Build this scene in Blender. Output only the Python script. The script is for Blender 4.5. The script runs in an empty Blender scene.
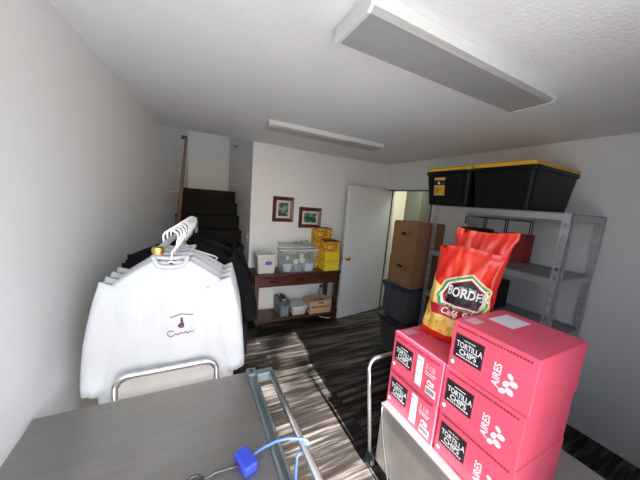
import bpy, bmesh, math, random
from mathutils import Vector, Matrix, Quaternion, noise

random.seed(7)
TREE_DENSE, TREE_LIGHT = 6500, 300
SC = bpy.context.scene
COL = SC.collection
PI = math.pi

# ---------------------------------------------------------------- materials
def new_mat(name):
    m = bpy.data.materials.new(name); m.use_nodes = True
    nt = m.node_tree
    return m, nt, nt.nodes['Principled BSDF']

def sn(nt, kind, **kw):
    n = nt.nodes.new(kind)
    for k, v in kw.items():
        if k.startswith('i_'): n.inputs[k[2:].replace('_', ' ')].default_value = v
        else: setattr(n, k, v)
    return n

def ramp(nt, stops):
    r = nt.nodes.new('ShaderNodeValToRGB')
    e = r.color_ramp.elements
    e[0].position, e[0].color = stops[0][0], (*stops[0][1], 1)
    e[1].position, e[1].color = stops[-1][0], (*stops[-1][1], 1)
    for p, c in stops[1:-1]:
        x = e.new(p); x.color = (*c, 1)
    return r

def plain(name, col, rough=.5, metal=0., var=.06, scale=12., bump=0., bscale=60., spec=.5, sheen=0.):
    m, nt, b = new_mat(name)
    tc = sn(nt, 'ShaderNodeTexCoord')
    nz = sn(nt, 'ShaderNodeTexNoise', i_Scale=scale, i_Detail=4.)
    nt.links.new(tc.outputs['Object'], nz.inputs['Vector'])
    lo = tuple(max(0, c * (1 - var)) for c in col); hi = tuple(min(1, c * (1 + var)) for c in col)
    r = ramp(nt, [(.3, lo), (.7, hi)])
    nt.links.new(nz.outputs['Fac'], r.inputs['Fac'])
    nt.links.new(r.outputs['Color'], b.inputs['Base Color'])
    b.inputs['Roughness'].default_value = rough
    b.inputs['Metallic'].default_value = metal
    b.inputs['Specular IOR Level'].default_value = spec
    if sheen: b.inputs['Sheen Weight'].default_value = sheen
    if bump:
        n2 = sn(nt, 'ShaderNodeTexNoise', i_Scale=bscale, i_Detail=3.)
        nt.links.new(tc.outputs['Object'], n2.inputs['Vector'])
        bp = sn(nt, 'ShaderNodeBump', i_Strength=bump, i_Distance=.01)
        nt.links.new(n2.outputs['Fac'], bp.inputs['Height'])
        nt.links.new(bp.outputs['Normal'], b.inputs['Normal'])
    return m

def streak(name, c0, c1, axis='X', rough=.45, sc=(2, 40, 40), metal=0., spec=.5, bump=.1):
    m, nt, b = new_mat(name)
    tc = sn(nt, 'ShaderNodeTexCoord')
    mp = sn(nt, 'ShaderNodeMapping')
    mp.inputs['Scale'].default_value = sc
    nz = sn(nt, 'ShaderNodeTexNoise', i_Scale=1., i_Detail=6., i_Roughness=.6)
    nt.links.new(tc.outputs['Object'], mp.inputs['Vector'])
    nt.links.new(mp.outputs['Vector'], nz.inputs['Vector'])
    r = ramp(nt, [(.3, c0), (.7, c1)])
    nt.links.new(nz.outputs['Fac'], r.inputs['Fac'])
    nt.links.new(r.outputs['Color'], b.inputs['Base Color'])
    b.inputs['Roughness'].default_value = rough
    b.inputs['Metallic'].default_value = metal
    b.inputs['Specular IOR Level'].default_value = spec
    if bump:
        bp = sn(nt, 'ShaderNodeBump', i_Strength=bump, i_Distance=.004)
        nt.links.new(nz.outputs['Fac'], bp.inputs['Height'])
        nt.links.new(bp.outputs['Normal'], b.inputs['Normal'])
    return m

def plank_mat(name, dark, mid, light, rough=.42):
    m, nt, b = new_mat(name)
    L = nt.links.new
    tc = sn(nt, 'ShaderNodeTexCoord')
    br = sn(nt, 'ShaderNodeTexBrick', i_Scale=1., i_Mortar_Size=.0018, i_Bias=0., i_Brick_Width=1.22, i_Row_Height=.152)
    br.offset = .37; br.offset_frequency = 2
    br.inputs['Color1'].default_value = (0, 0, 0, 1); br.inputs['Color2'].default_value = (1, 1, 1, 1)
    br.inputs['Mortar'].default_value = (.5, .5, .5, 1)
    L(tc.outputs['Object'], br.inputs['Vector'])
    mp = sn(nt, 'ShaderNodeMapping'); mp.inputs['Scale'].default_value = (1.6, 22, 22)
    L(tc.outputs['Object'], mp.inputs['Vector'])
    add = sn(nt, 'ShaderNodeVectorMath', operation='MULTIPLY_ADD')
    L(br.outputs['Color'], add.inputs[0]); add.inputs[1].default_value = (9, 7, 0); L(mp.outputs['Vector'], add.inputs[2])
    nz = sn(nt, 'ShaderNodeTexNoise', i_Scale=1., i_Detail=7., i_Roughness=.62)
    L(add.outputs['Vector'], nz.inputs['Vector'])
    mx = sn(nt, 'ShaderNodeMath', operation='MULTIPLY_ADD')
    L(br.outputs['Color'], mx.inputs[0]); mx.inputs[1].default_value = .16; L(nz.outputs['Fac'], mx.inputs[2])
    r = ramp(nt, [(.38, dark), (.57, mid), (.82, light)])
    L(mx.outputs[0], r.inputs['Fac'])
    mix = sn(nt, 'ShaderNodeMix', data_type='RGBA')
    L(br.outputs['Fac'], mix.inputs[0]); L(r.outputs['Color'], mix.inputs[6]); mix.inputs[7].default_value = (.01, .009, .008, 1)
    L(mix.outputs[2], b.inputs['Base Color'])
    b.inputs['Roughness'].default_value = rough; b.inputs['Specular IOR Level'].default_value = .13
    bp = sn(nt, 'ShaderNodeBump', i_Strength=.12, i_Distance=.003)
    L(nz.outputs['Fac'], bp.inputs['Height']); L(bp.outputs['Normal'], b.inputs['Normal'])
    return m

def brushed(name, col, rough, sc, lo=.8, scratch=True):
    m, nt, b = new_mat(name)
    L = nt.links.new
    tc = sn(nt, 'ShaderNodeTexCoord')
    mp = sn(nt, 'ShaderNodeMapping'); mp.inputs['Scale'].default_value = sc
    L(tc.outputs['Object'], mp.inputs['Vector'])
    nz = sn(nt, 'ShaderNodeTexNoise', i_Scale=1., i_Detail=6., i_Roughness=.65)
    L(mp.outputs['Vector'], nz.inputs['Vector'])
    n2 = sn(nt, 'ShaderNodeTexNoise', i_Scale=5., i_Detail=5.)
    L(tc.outputs['Object'], n2.inputs['Vector'])
    ad = sn(nt, 'ShaderNodeMath', operation='ADD'); L(nz.outputs['Fac'], ad.inputs[0]); L(n2.outputs['Fac'], ad.inputs[1])
    ha = sn(nt, 'ShaderNodeMath', operation='MULTIPLY'); L(ad.outputs[0], ha.inputs[0]); ha.inputs[1].default_value = .5
    r = ramp(nt, [(.3, tuple(c * lo for c in col)), (.7, col)])
    L(ha.outputs[0], r.inputs['Fac']); L(r.outputs['Color'], b.inputs['Base Color'])
    b.inputs['Metallic'].default_value = .92
    rr = sn(nt, 'ShaderNodeMapRange'); rr.inputs['To Min'].default_value = rough - .08; rr.inputs['To Max'].default_value = rough + .12
    L(ha.outputs[0], rr.inputs['Value']); L(rr.outputs['Result'], b.inputs['Roughness'])
    return m

def clear_plastic(name, col, opacity=.3, rough=.25):
    m, nt, b = new_mat(name)
    out = nt.nodes['Material Output']
    tr = sn(nt, 'ShaderNodeBsdfTransparent'); tr.inputs['Color'].default_value = (.97, .98, .98, 1)
    mx = sn(nt, 'ShaderNodeMixShader'); mx.inputs['Fac'].default_value = opacity
    b.inputs['Base Color'].default_value = (*col, 1); b.inputs['Roughness'].default_value = rough
    nt.links.new(tr.outputs[0], mx.inputs[1]); nt.links.new(b.outputs[0], mx.inputs[2])
    nt.links.new(mx.outputs[0], out.inputs['Surface'])
    return m

def blotch(name, stops, scale=30., rough=.4, detail=3.):
    m, nt, b = new_mat(name)
    tc = sn(nt, 'ShaderNodeTexCoord')
    nz = sn(nt, 'ShaderNodeTexNoise', i_Scale=scale, i_Detail=detail)
    nt.links.new(tc.outputs['Object'], nz.inputs['Vector'])
    r = ramp(nt, stops); nt.links.new(nz.outputs['Fac'], r.inputs['Fac'])
    nt.links.new(r.outputs['Color'], b.inputs['Base Color']); b.inputs['Roughness'].default_value = rough
    return m

M = {}
M['wall'] = plain('wall_paint', (.74, .745, .75), .42, var=.015, scale=3, bump=.06, bscale=140)
M['ceil'] = plain('ceiling_texture_paint', (.76, .76, .755), .85, var=.02, scale=5, bump=.22, bscale=80)
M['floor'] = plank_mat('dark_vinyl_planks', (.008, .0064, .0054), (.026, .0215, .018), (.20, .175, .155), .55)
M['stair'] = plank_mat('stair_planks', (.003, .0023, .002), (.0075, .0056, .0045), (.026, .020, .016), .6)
M['concrete'] = plain('outdoor_concrete', (.35, .347, .34), .9, var=.12, scale=4, bump=.2)
M['cream'] = plain('cream_paint', (.66, .64, .50), .7, var=.03)
M['greygreen'] = plain('grey_green_paint', (.12, .125, .10), .6, var=.05)
M['door'] = plain('door_paint', (.72, .725, .73), .38, var=.015)
M['darkgap'] = plain('dark_gap_shade', (.03, .035, .045), .6)  # near-black colour painting the shade in the door gap
M['fix'] = plain('white_enamel', (.62, .63, .62), .35, var=.02)
M['lens'] = streak('prismatic_lens_shaded', (.30, .30, .295), (.37, .37, .36), sc=(3, 160, 3), rough=.3, bump=.15)  # greyed to carry the shade on the fixture's underside
M['steel'] = brushed('brushed_steel_top', (.345, .33, .31), .5, (3, 90, 3), .72)
M['steelside'] = brushed('brushed_steel_side', (.74, .71, .67), .40, (4, 90, 4), .8)
M['galv'] = brushed('galvanised_steel', (.60, .63, .66), .46, (15, 15, 15), .75)
M['chrome'] = brushed('bright_tube', (.78, .78, .78), .20, (3, 3, 3), .92)
M['bluegrey'] = plain('blue_grey_enamel', (.15, .19, .205), .4, metal=.35, var=.1)
M['rackgrey'] = plain('rack_grey_enamel', (.30, .31, .32), .45, metal=.5, var=.1)
M['black'] = plain('black_plastic', (.007, .007, .008), .42, var=.1, spec=.2)
M['rubber'] = plain('black_rubber', (.02, .02, .02), .7)
M['yellow'] = plain('yellow_plastic', (.72, .42, .015), .42, var=.05)
M['wood'] = streak('walnut_stain', (.026, .008, .0045), (.115, .036, .018), sc=(3, 45, 45), rough=.32)
M['railwood'] = streak('rail_oak_stain', (.17, .060, .020), (.30, .115, .04), sc=(30, 3, 3), rough=.35)
M['frame'] = streak('mahogany_frame', (.055, .012, .010), (.14, .035, .025), sc=(25, 25, 25), rough=.35)
M['mat'] = plain('cream_mat', (.62, .58, .48), .8)
M['paint1'] = blotch('canvas_tall', [(.32, (.010, .025, .022)), (.5, (.05, .10, .085)), (.6, (.30, .36, .33)), (.72, (.10, .13, .06))], 14)
M['paint2'] = blotch('canvas_wide', [(.32, (.010, .03, .026)), (.48, (.03, .16, .14)), (.6, (.30, .38, .30)), (.72, (.35, .22, .10))], 11)
M['brass'] = plain('aged_brass', (.50, .33, .10), .28, metal=.9)
M['switch'] = plain('switch_plate', (.75, .74, .70), .4, var=.01)
M['card'] = plain('brown_cardboard', (.27, .135, .062), .85, var=.06, scale=8)
M['carddark'] = plain('card_print', (.045, .025, .015), .8)
M['hole'] = plain('dark_slot', (.012, .010, .009), .9)
M['totegrey'] = plain('grey_tote_plastic', (.078, .082, .087), .45, var=.08, spec=.3)
M['toteblue'] = plain('navy_lid_plastic', (.018, .030, .062), .4, var=.08)
M['crate'] = streak('pine_slats', (.46, .31, .17), (.66, .48, .29), sc=(6, 40, 40), rough=.6)
M['frost'] = clear_plastic('frosted_plastic', (.80, .80, .76), .62, .35)
M['frostlid'] = plain('pale_lid_plastic', (.66, .65, .62), .4, var=.03)
M['clear'] = clear_plastic('clear_plastic', (.90, .92, .92), .13, .18)
M['clear2'] = clear_plastic('clear_hazy_plastic', (.66, .70, .70), .2, .25)
M['purple'] = plain('violet_print', (.10, .075, .38), .4)
M['green'] = plain('leaf_green', (.045, .13, .03), .55, var=.3, scale=30)
M['greydry'] = plain('dry_sage', (.16, .18, .12), .7, var=.3, scale=30)
M['petal'] = plain('white_petal', (.86, .86, .80), .6, var=.03)
M['potblue'] = plain('pale_blue_pot', (.52, .62, .74), .4)
M['potgrey'] = plain('slate_pot', (.14, .19, .23), .4)
M['snack'] = blotch('snack_print', [(.30, (.75, .46, .02)), (.46, (.80, .52, .03)), (.55, (.26, .055, .015)), (.66, (.62, .22, .03)), (.8, (.85, .62, .08))], 26)
M['snackfront'] = blotch('snack_front_print', [(.30, (.84, .60, .03)), (.58, (.86, .64, .03)), (.68, (.70, .35, .03)), (.8, (.80, .60, .10))], 22)
M['snacktop'] = plain('maroon_flap', (.14, .025, .015), .6, var=.2)
M['case'] = plain('slate_case', (.075, .088, .10), .4, var=.1)
M['casefront'] = plain('slate_case_front', (.17, .20, .22), .4, var=.1)
M['jar'] = clear_plastic('jar_glass', (.30, .40, .48), .45, .1)
M['pinkbox'] = plain('coral_carton', (.82, .100, .165), .5, var=.025, scale=6)
M['pinkline'] = plain('carton_print_red', (.33, .02, .045), .6)
M['pinkpale'] = plain('carton_print_pale', (.85, .42, .46), .6)
M['ink'] = plain('black_print', (.012, .010, .012), .5)
M['white'] = plain('white_print', (.82, .81, .80), .55, var=.02)
M['bagred'] = blotch('red_foil', [(.3, (.62, .012, .010)), (.55, (.74, .035, .012)), (.75, (.82, .12, .02))], 5, .22, 2.)
M['bagyellow'] = blotch('chip_print', [(.28, (.55, .20, .02)), (.42, (.80, .48, .06)), (.55, (.86, .62, .16)), (.72, (.88, .74, .34))], 22, .3)
M['bagband'] = plain('crimson_print', (.46, .008, .022), .28)
M['baggreen'] = plain('green_print', (.05, .28, .09), .35)
M['baggold'] = plain('gold_print', (.80, .62, .28), .35)
M['shirtw'] = plain('white_cotton', (.47, .49, .52), .9, var=.02, bump=.5, bscale=11)
M['shirtw2'] = plain('ivory_cotton', (.42, .43, .445), .85, var=.04, bump=.6, bscale=14)
M['shirtb'] = plain('black_cotton', (.006, .006, .0075), .9, var=.2, bump=.2, bscale=30, spec=.1)
M['shirtn'] = plain('charcoal_navy_cotton', (.010, .0115, .017), .9, var=.2, bump=.2, bscale=30, spec=.1)
M['hanger'] = plain('white_hanger_plastic', (.80, .80, .80), .35, var=.02)
M['logo'] = plain('logo_ink', (.03, .015, .02), .6)
M['logored'] = plain('logo_red', (.25, .015, .03), .6)
M['blueplastic'] = plain('blue_plastic', (.035, .065, .52), .4, var=.05)
M['bluecord'] = plain('blue_cord', (.10, .21, .62), .5, var=.1, scale=80)
M['wire'] = plain('grey_wire', (.10, .10, .105), .3, metal=.6)
M['chairpanel'] = plain('chair_back_vinyl', (.34, .33, .31), .5, var=.05)
M['added_tree_bark'] = streak('added_tree_bark', (.06, .045, .03), (.16, .12, .085), sc=(12, 12, 2), rough=.9)
M['redcard'] = plain('red_carton', (.30, .02, .02), .6)
M['tan'] = plain('tan_carton', (.34, .20, .11), .7)
M['dust'] = plain('pale_carton', (.55, .55, .52), .6)

# ---------------------------------------------------------------- geometry helpers
def bx(bm, x0, x1, y0, y1, z0, z1, bevel=0., mi=0):
    vs = [bm.verts.new(p) for p in ((x0, y0, z0), (x1, y0, z0), (x1, y1, z0), (x0, y1, z0), (x0, y0, z1), (x1, y0, z1), (x1, y1, z1), (x0, y1, z1))]
    fs = [bm.faces.new([vs[i] for i in f]) for f in ((0, 3, 2, 1), (4, 5, 6, 7), (0, 1, 5, 4), (1, 2, 6, 5), (2, 3, 7, 6), (3, 0, 4, 7))]
    for f in fs: f.material_index = mi
    if bevel:
        es = list({e for f in fs for e in f.edges})
        r = bmesh.ops.bevel(bm, geom=es, offset=bevel, segments=2, affect='EDGES', profile=.5)
        for f in r['faces']: f.material_index = mi
    return bm

def box(x0, x1, y0, y1, z0, z1, bevel=0.):
    return bx(bmesh.new(), x0, x1, y0, y1, z0, z1, bevel)

def tube(bm, pts, r, n=8, closed=False, cap=True):
    pts = [Vector(p) for p in pts]
    N = len(pts); rings = []
    up = None
    for i, p in enumerate(pts):
        a = pts[(i - 1) % N] if (closed or i > 0) else p
        b = pts[(i + 1) % N] if (closed or i < N - 1) else p
        t = (b - a).normalized()
        if up is None:
            up = t.orthogonal().normalized()
        else:
            up = (up - t * up.dot(t))
            up = up.normalized() if up.length > 1e-6 else t.orthogonal().normalized()
        s = t.cross(up)
        rr = r[i] if isinstance(r, (list, tuple)) else r
        rings.append([bm.verts.new(p + (up * math.cos(2 * PI * k / n) + s * math.sin(2 * PI * k / n)) * rr) for k in range(n)])
    for i in range(N if closed else N - 1):
        A, B = rings[i], rings[(i + 1) % N]
        for k in range(n):
            bm.faces.new((A[k], A[(k + 1) % n], B[(k + 1) % n], B[k]))
    if cap and not closed:
        bm.faces.new(list(reversed(rings[0]))); bm.faces.new(rings[-1])
    return bm

def arc(c, r, a0, a1, n, ax=(1, 0, 0), ay=(0, 0, 1)):
    c, ax, ay = Vector(c), Vector(ax), Vector(ay)
    return [c + ax * (r * math.cos(a0 + (a1 - a0) * i / n)) + ay * (r * math.sin(a0 + (a1 - a0) * i / n)) for i in range(n + 1)]

def rrect(hx, hy, r, z, n=4, cx=0, cy=0):
    out = []
    r = min(r, hx * .98, hy * .98)
    for qx, qy, a in ((1, 1, 0), (-1, 1, PI / 2), (-1, -1, PI), (1, -1, 1.5 * PI)):
        for i in range(n + 1):
            t = a + PI / 2 * i / n
            out.append((cx + qx * (hx - r) + r * math.cos(t), cy + qy * (hy - r) + r * math.sin(t), z))
    return out

def loft(bm, loops, cap0=True, cap1=True):
    rings = [[bm.verts.new(p) for p in L] for L in loops]
    n = len(rings[0])
    for A, B in zip(rings, rings[1:]):
        for k in range(n): bm.faces.new((A[k], A[(k + 1) % n], B[(k + 1) % n], B[k]))
    if cap0: bm.faces.new(list(reversed(rings[0])))
    if cap1: bm.faces.new(rings[-1])
    return bm

def lathe(bm, prof, c=(0, 0, 0), n=20):
    rings = [[bm.verts.new((c[0] + r * math.cos(2 * PI * k / n), c[1] + r * math.sin(2 * PI * k / n), c[2] + z)) for k in range(n)] for r, z in prof]
    for A, B in zip(rings, rings[1:]):
        for k in range(n): bm.faces.new((A[k], A[(k + 1) % n], B[(k + 1) % n], B[k]))
    bm.faces.new(list(reversed(rings[0]))); bm.faces.new(rings[-1])
    return bm

def obj(name, bm, mat, parent=None, smooth=False, loc=None, label=None):
    me = bpy.data.meshes.new(name)
    bmesh.ops.recalc_face_normals(bm, faces=bm.faces[:])
    bm.to_mesh(me); bm.free()
    for m in (mat if isinstance(mat, (list, tuple)) else [mat]): me.materials.append(M[m])
    if smooth:
        for p in me.polygons: p.use_smooth = True
    o = bpy.data.objects.new(name, me); COL.objects.link(o)
    if parent is not None: o.parent = parent
    if loc is not None: o.location = loc
    if label: o['label'] = label
    return o

def thing(name, label, cat, loc=(0, 0, 0), rz=0., group=None):
    o = bpy.data.objects.new(name, None); COL.objects.link(o)
    o.empty_display_size = .05
    o.location = loc; o.rotation_euler = (0, 0, rz)
    return tag(o, label, cat, group)

def tag(o, label, cat, group=None):
    o['label'] = label; o['category'] = cat
    if group: o['group'] = group
    return o

def struct(name, bm, mat, parent=None, **kw):
    o = obj(name, bm, mat, parent, **kw)
    if parent is None: o['kind'] = 'structure'
    return o

def dup(root, loc, rz=None, label=None, group=None):
    r = root.copy(); COL.objects.link(r); r.location = loc
    if rz is not None: r.rotation_euler = (0, 0, rz)
    if label: r['label'] = label
    if group: r['group'] = group
    def kids(a, b):
        for ch in list(a.children):
            c = ch.copy(); COL.objects.link(c); c.parent = b
            kids(ch, c)
    kids(root, r)
    return r

def text_polys(body, size, shear=0., offset=0., sx=1., align='LEFT', spacing=1.):
    cu = bpy.data.curves.new('t', 'FONT'); cu.body = body; cu.size = size
    cu.shear = shear; cu.offset = offset; cu.align_x = align; cu.space_character = spacing
    cu.resolution_u = 3
    ob = bpy.data.objects.new('t', cu); COL.objects.link(ob)
    dg = bpy.context.evaluated_depsgraph_get(); dg.update()
    me = bpy.data.meshes.new_from_object(ob.evaluated_get(dg))
    vs = [(v.co.x * sx, v.co.y) for v in me.vertices]; fs = [tuple(p.vertices) for p in me.polygons]
    bpy.data.objects.remove(ob); bpy.data.curves.remove(cu); bpy.data.meshes.remove(me)
    return vs, fs

def poly_to_bm(bm, vs, fs, mapf):
    nv = [bm.verts.new(mapf(u, v)) for u, v in vs]
    for f in fs:
        try: bm.faces.new([nv[i] for i in f])
        except ValueError: pass
    return bm

def rect_uv(u0, u1, v0, v1): return [(u0, v0), (u1, v0), (u1, v1), (u0, v1)], [(0, 1, 2, 3)]
def disc_uv(u, v, r, n=16, ry=None):
    ry = ry or r
    return [(u + r * math.cos(2 * PI * k / n), v + ry * math.sin(2 * PI * k / n)) for k in range(n)], [tuple(range(n))]

def plate(bm, vs, fs, mapf, t):
    """thin printed label: the outline given a small thickness; mapf(u, v, n)"""
    a = [bm.verts.new(mapf(u, v, t)) for u, v in vs]
    for f in fs:
        try: bm.faces.new([a[i] for i in f])
        except ValueError: pass
    if len(fs) == 1:
        b = [bm.verts.new(mapf(u, v, 0)) for u, v in vs]
        n = len(vs)
        for k in range(n): bm.faces.new((a[k], a[(k + 1) % n], b[(k + 1) % n], b[k]))
    return bm

# ---------------------------------------------------------------- the room
ZC = 2.43; XR = 2.95; YB = 3.5; XL = -.85; YF = -.1
SX0, SX1 = -.36, .725            # stairwell
struct('floor', box(XL - .1, 3.05, YF - .15, 3.6, -.1, 0), 'floor')
struct('ceiling', box(XL - .1, 3.05, YF - .15, YB, ZC, ZC + .22), 'ceil')
struct('wall_back', box(SX1, 3.05, YB, YB + .1, 0, ZC + .22), 'wall')
WLS = .109
def wlx(y): return -.28 + (y - 3.5) * WLS          # the left wall runs slightly out of square, on up the stairs
struct('wall_left', loft(bmesh.new(), [[(wlx(YF - .15) - .1, YF - .15, z), (wlx(YF - .15), YF - .15, z), (wlx(5.9), 5.9, z), (wlx(5.9) - .1, 5.9, z)] for z in (0, 4.3)]), 'wall')
DY0, DY1, DZ = 2.50, 3.34, 2.005
b = bmesh.new()
bx(b, XR, 3.05, YF, DY0, 0, ZC); bx(b, XR, 3.05, DY1, YB, 0, ZC); bx(b, XR, 3.05, DY0, DY1, DZ, ZC)
struct('wall_right', b, 'wall')
b = bmesh.new()
bx(b, 1.09, 3.05, YF - .15, YF, 0, ZC); bx(b, XL - .1, XL + .15, YF - .15, YF, 0, ZC); bx(b, XL + .15, 1.09, YF - .15, YF, 2.40, ZC)
struct('wall_front', b, 'wall')
# door casing: dark strips round the doorway, gap shade put into the colour
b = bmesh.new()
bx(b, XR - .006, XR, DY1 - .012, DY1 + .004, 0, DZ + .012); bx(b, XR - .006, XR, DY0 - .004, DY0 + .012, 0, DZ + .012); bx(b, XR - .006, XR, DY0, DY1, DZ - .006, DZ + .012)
bx(b, 2.918, XR - .006, 3.278, DY1, 0, DZ + .012)  # dark strip painted in for the shadow of the hinge gap
struct('gap_shade_trim_1', b, 'darkgap')
# stairwell
b = bmesh.new()
RIS, TRD = .1985, .246
for i in range(1, 10):
    y0 = 4.85 - TRD * (9 - i)
    bx(b, wlx(y0) - .03, SX1 - .002, y0, 4.85 + (0 if i < 9 else .95), RIS * (i - 1), RIS * i)
    bx(b, wlx(y0) - .03, SX1 - .002, y0 - .022, y0, RIS * i - .03, RIS * i)
struct('stairs', b, 'stair')
struct('wall_stairwell_right', box(SX1, SX1 + .1, YB + .1, 5.9, 0, 4.3), 'wall')
struct('wall_stairwell_end', box(SX0 - .1, SX1 + .1, 5.8, 5.9, 1.5, 4.3), 'wall')
struct('wall_stairwell_upper', box(SX0 - .1, SX1 + .1, YB - .1, YB, ZC + .22, 4.3), 'wall')
struct('ceiling_stairwell', box(SX0 - .1, SX1 + .1, YB - .1, 5.9, 4.3, 4.4), 'ceil')
# room beyond the doorway
struct('floor_next_room', box(3.05, 5.3, 2.0, 4.4, -.1, 0), 'floor')
struct('wall_next_room_back', box(3.05, 3.96, 4.02, 4.12, 0, ZC), 'cream')
struct('wall_next_room_alcove', box(3.96, 5.3, 3.62, 3.72, 0, ZC), 'greygreen')
struct('wall_next_room_return', box(3.96, 4.06, 3.72, 4.12, 0, ZC), 'greygreen')
struct('wall_next_room_far', box(5.2, 5.3, 2.0, 3.62, 0, ZC), 'greygreen')
struct('wall_next_room_near', box(3.05, 5.3, 1.9, 2.0, 0, ZC), 'cream')
struct('ceiling_next_room', box(3.05, 5.3, 1.9, 4.12, ZC, ZC + .1), 'ceil')
struct('baseboard_back', box(SX1 + .01, XR, YB - .012, YB, 0, .08), 'wall')
# outside, behind the camera
struct('ground_outside', box(-7, 9, -12, YF - .15, -.14, -.04), 'concrete')

# the open door, swung back against the back wall
HX, HY = 2.915, 3.318
dv = Vector((2.005 - HX, 3.168 - HY)); dl = dv.length; da = math.atan2(dv.y, dv.x)
d = bpy.data.objects.new('door_1', None); COL.objects.link(d); d['kind'] = 'structure'
d.location = (HX, HY, .012); d.rotation_euler = (0, 0, da)
obj('door_panel', box(0, dl, 0, .038, 0, 1.985, .002), 'door', d)
b = bmesh.new()
for s, y0 in ((1, .038), (-1, 0.)):
    prof = [(.030, 0), (.030, .006), (.012, .010), (.011, .030), (.024, .036), (.028, .048), (.024, .060), (.010, .064)]
    bb = bmesh.new(); lathe(bb, prof, n=18)
    bmesh.ops.rotate(bb, verts=bb.verts, cent=(0, 0, 0), matrix=Matrix.Rotation(-s * PI / 2, 3, 'X'))
    bmesh.ops.translate(bb, verts=bb.verts, vec=(dl - .07, y0, .93))
    me = bpy.data.meshes.new('x'); bb.to_mesh(me); bb.free(); b.from_mesh(me); bpy.data.meshes.remove(me)
obj('door_knob', b, 'brass', d, smooth=True, label='brass knob')
obj('latch_plate', box(dl, dl + .002, .008, .030, .90, .96), 'brass', d)
for z in (.2, 1.75):
    obj('hinge', tube(bmesh.new(), [(-.008, .02, z), (-.008, .02, z + .09)], .007), 'brass', d)

# ---------------------------------------------------------------- ceiling lights
def light(loc, L, W, H, label):
    t = thing('ceiling_light', label, 'ceiling light', loc, 0, 'wraparound fluorescent ceiling lights')
    obj('housing', box(.014, L - .014, .001, W - .001, -H + .016, -.001), 'fix', t)  # white flanks put the outside light on the lens sides into colour
    obj('diffuser', loft(bmesh.new(), [[(x, .004, -H + .0155), (x, .018, -H), (x, W - .018, -H), (x, W - .004, -H + .0155)] for x in (.0145, L - .0145)]), 'lens', t)
    for x0 in (0, L - .014):
        obj('end_cap', loft(bmesh.new(), [[(x, 0, -.002), (x, -.002, -H + .010), (x, .016, -H - .004), (x, W - .016, -H - .004), (x, W + .002, -H + .010), (x, W, -.002)] for x in (x0, x0 + .014)]), 'fix', t)
    return t
light((.515, .785, ZC), 1.24, .235, .062, 'white fluorescent ceiling light nearer the camera, cut by the top edge')
light((.63, 2.40, ZC), 1.30, .19, .058, 'white fluorescent ceiling light farther back, near the framed pictures')

# ---------------------------------------------------------------- handrail
h = thing('handrail', 'brown wooden handrail climbing the stairwell wall', 'handrail', (0, 3.45, 0))
p0, p1 = Vector((-.115, -.10, 1.37)), Vector((-.052, 1.40, 2.575))
b = bmesh.new()
dirv = (p1 - p0).normalized(); upv = Vector((0, -dirv.z, dirv.y))
loops = []
for p in (p0, p1):
    loops.append([p + Vector((1, 0, 0)) * (.021 * math.cos(a)) + upv * (.03 * math.sin(a)) for a in [2 * PI * k / 12 for k in range(12)]])
loft(b, loops)
obj('rail', b, 'railwood', h, smooth=False)
obj('rail_return', box(wlx(4.9) + .004, -.034, 1.385, 1.43, 2.545, 2.60, .006), 'railwood', h)
for k in (.34, .62, .9):
    q = p0.lerp(p1, k)
    obj('bracket', tube(bmesh.new(), [q + Vector((0, 0, -.025)), q + Vector((-.01, 0, -.06)), Vector((wlx(q.y + 3.45) + .008, q.y, q.z - .07))], .007), 'switch', h)

sp = thing('light_switch', 'white light switch on the end of the stairwell partition', 'light switch', (SX1, 3.62, 1.12))
obj('switch_plate', box(-.007, -.001, -.036, .036, 0, .115, .002), 'switch', sp)
obj('toggle', box(-.014, -.007, -.006, .006, .045, .07, .001), 'switch', sp)
rb = thing('wall_hook', 'small dark bracket high on the right stairwell wall', 'bracket', (SX1, 4.80, 2.55))
obj('rose', box(-.008, -.001, -.025, .025, -.04, .04, .003), 'brass', rb)
obj('arm', tube(bmesh.new(), [(-.008, 0, 0), (-.045, 0, .004), (-.055, 0, .02)], .010), 'railwood', rb)

# ---------------------------------------------------------------- pictures
def picture(x0, x1, z0, z1, canvas, label):
    W, Hh, fw = x1 - x0, z1 - z0, .052
    t = thing('framed_picture', label, 'picture', (x0, YB - .001, z0), 0, 'framed pictures on the back wall')
    b = bmesh.new()
    prof = [(0, 0), (0, -.018), (.012, -.028), (.030, -.022), (fw, -.012), (fw, 0)]
    loops = [[(i, y, i) if 0 else (i, y, i) for i, y in prof]]
    cor = [(0, 0, 1, 1), (W, 0, -1, 1), (W, Hh, -1, -1), (0, Hh, 1, -1)]
    rings = [[b.verts.new((cx + sx * i, y, cz + sz * i)) for i, y in prof] for cx, cz, sx, sz in cor]
    for k in range(4):
        A, B = rings[k], rings[(k + 1) % 4]
        for j in range(len(prof)): b.faces.new((A[j], A[(j + 1) % len(prof)], B[(j + 1) % len(prof)], B[j]))
    obj('frame', b, 'frame', t)
    obj('mat', box(fw - .004, W - fw + .004, -.008, -.002, fw - .004, Hh - fw + .004), 'mat', t)
    obj('canvas', box(fw + .028, W - fw - .028, -.0105, -.008, fw + .028, Hh - fw - .028), canvas, t)
    return t
picture(1.02, 1.325, 1.415, 1.765, 'paint1', 'tall framed picture, the left one, dark green print with cream mat')
picture(1.415, 1.775, 1.34, 1.64, 'paint2', 'wide framed picture, the right lower one, teal print with cream mat')

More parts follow.
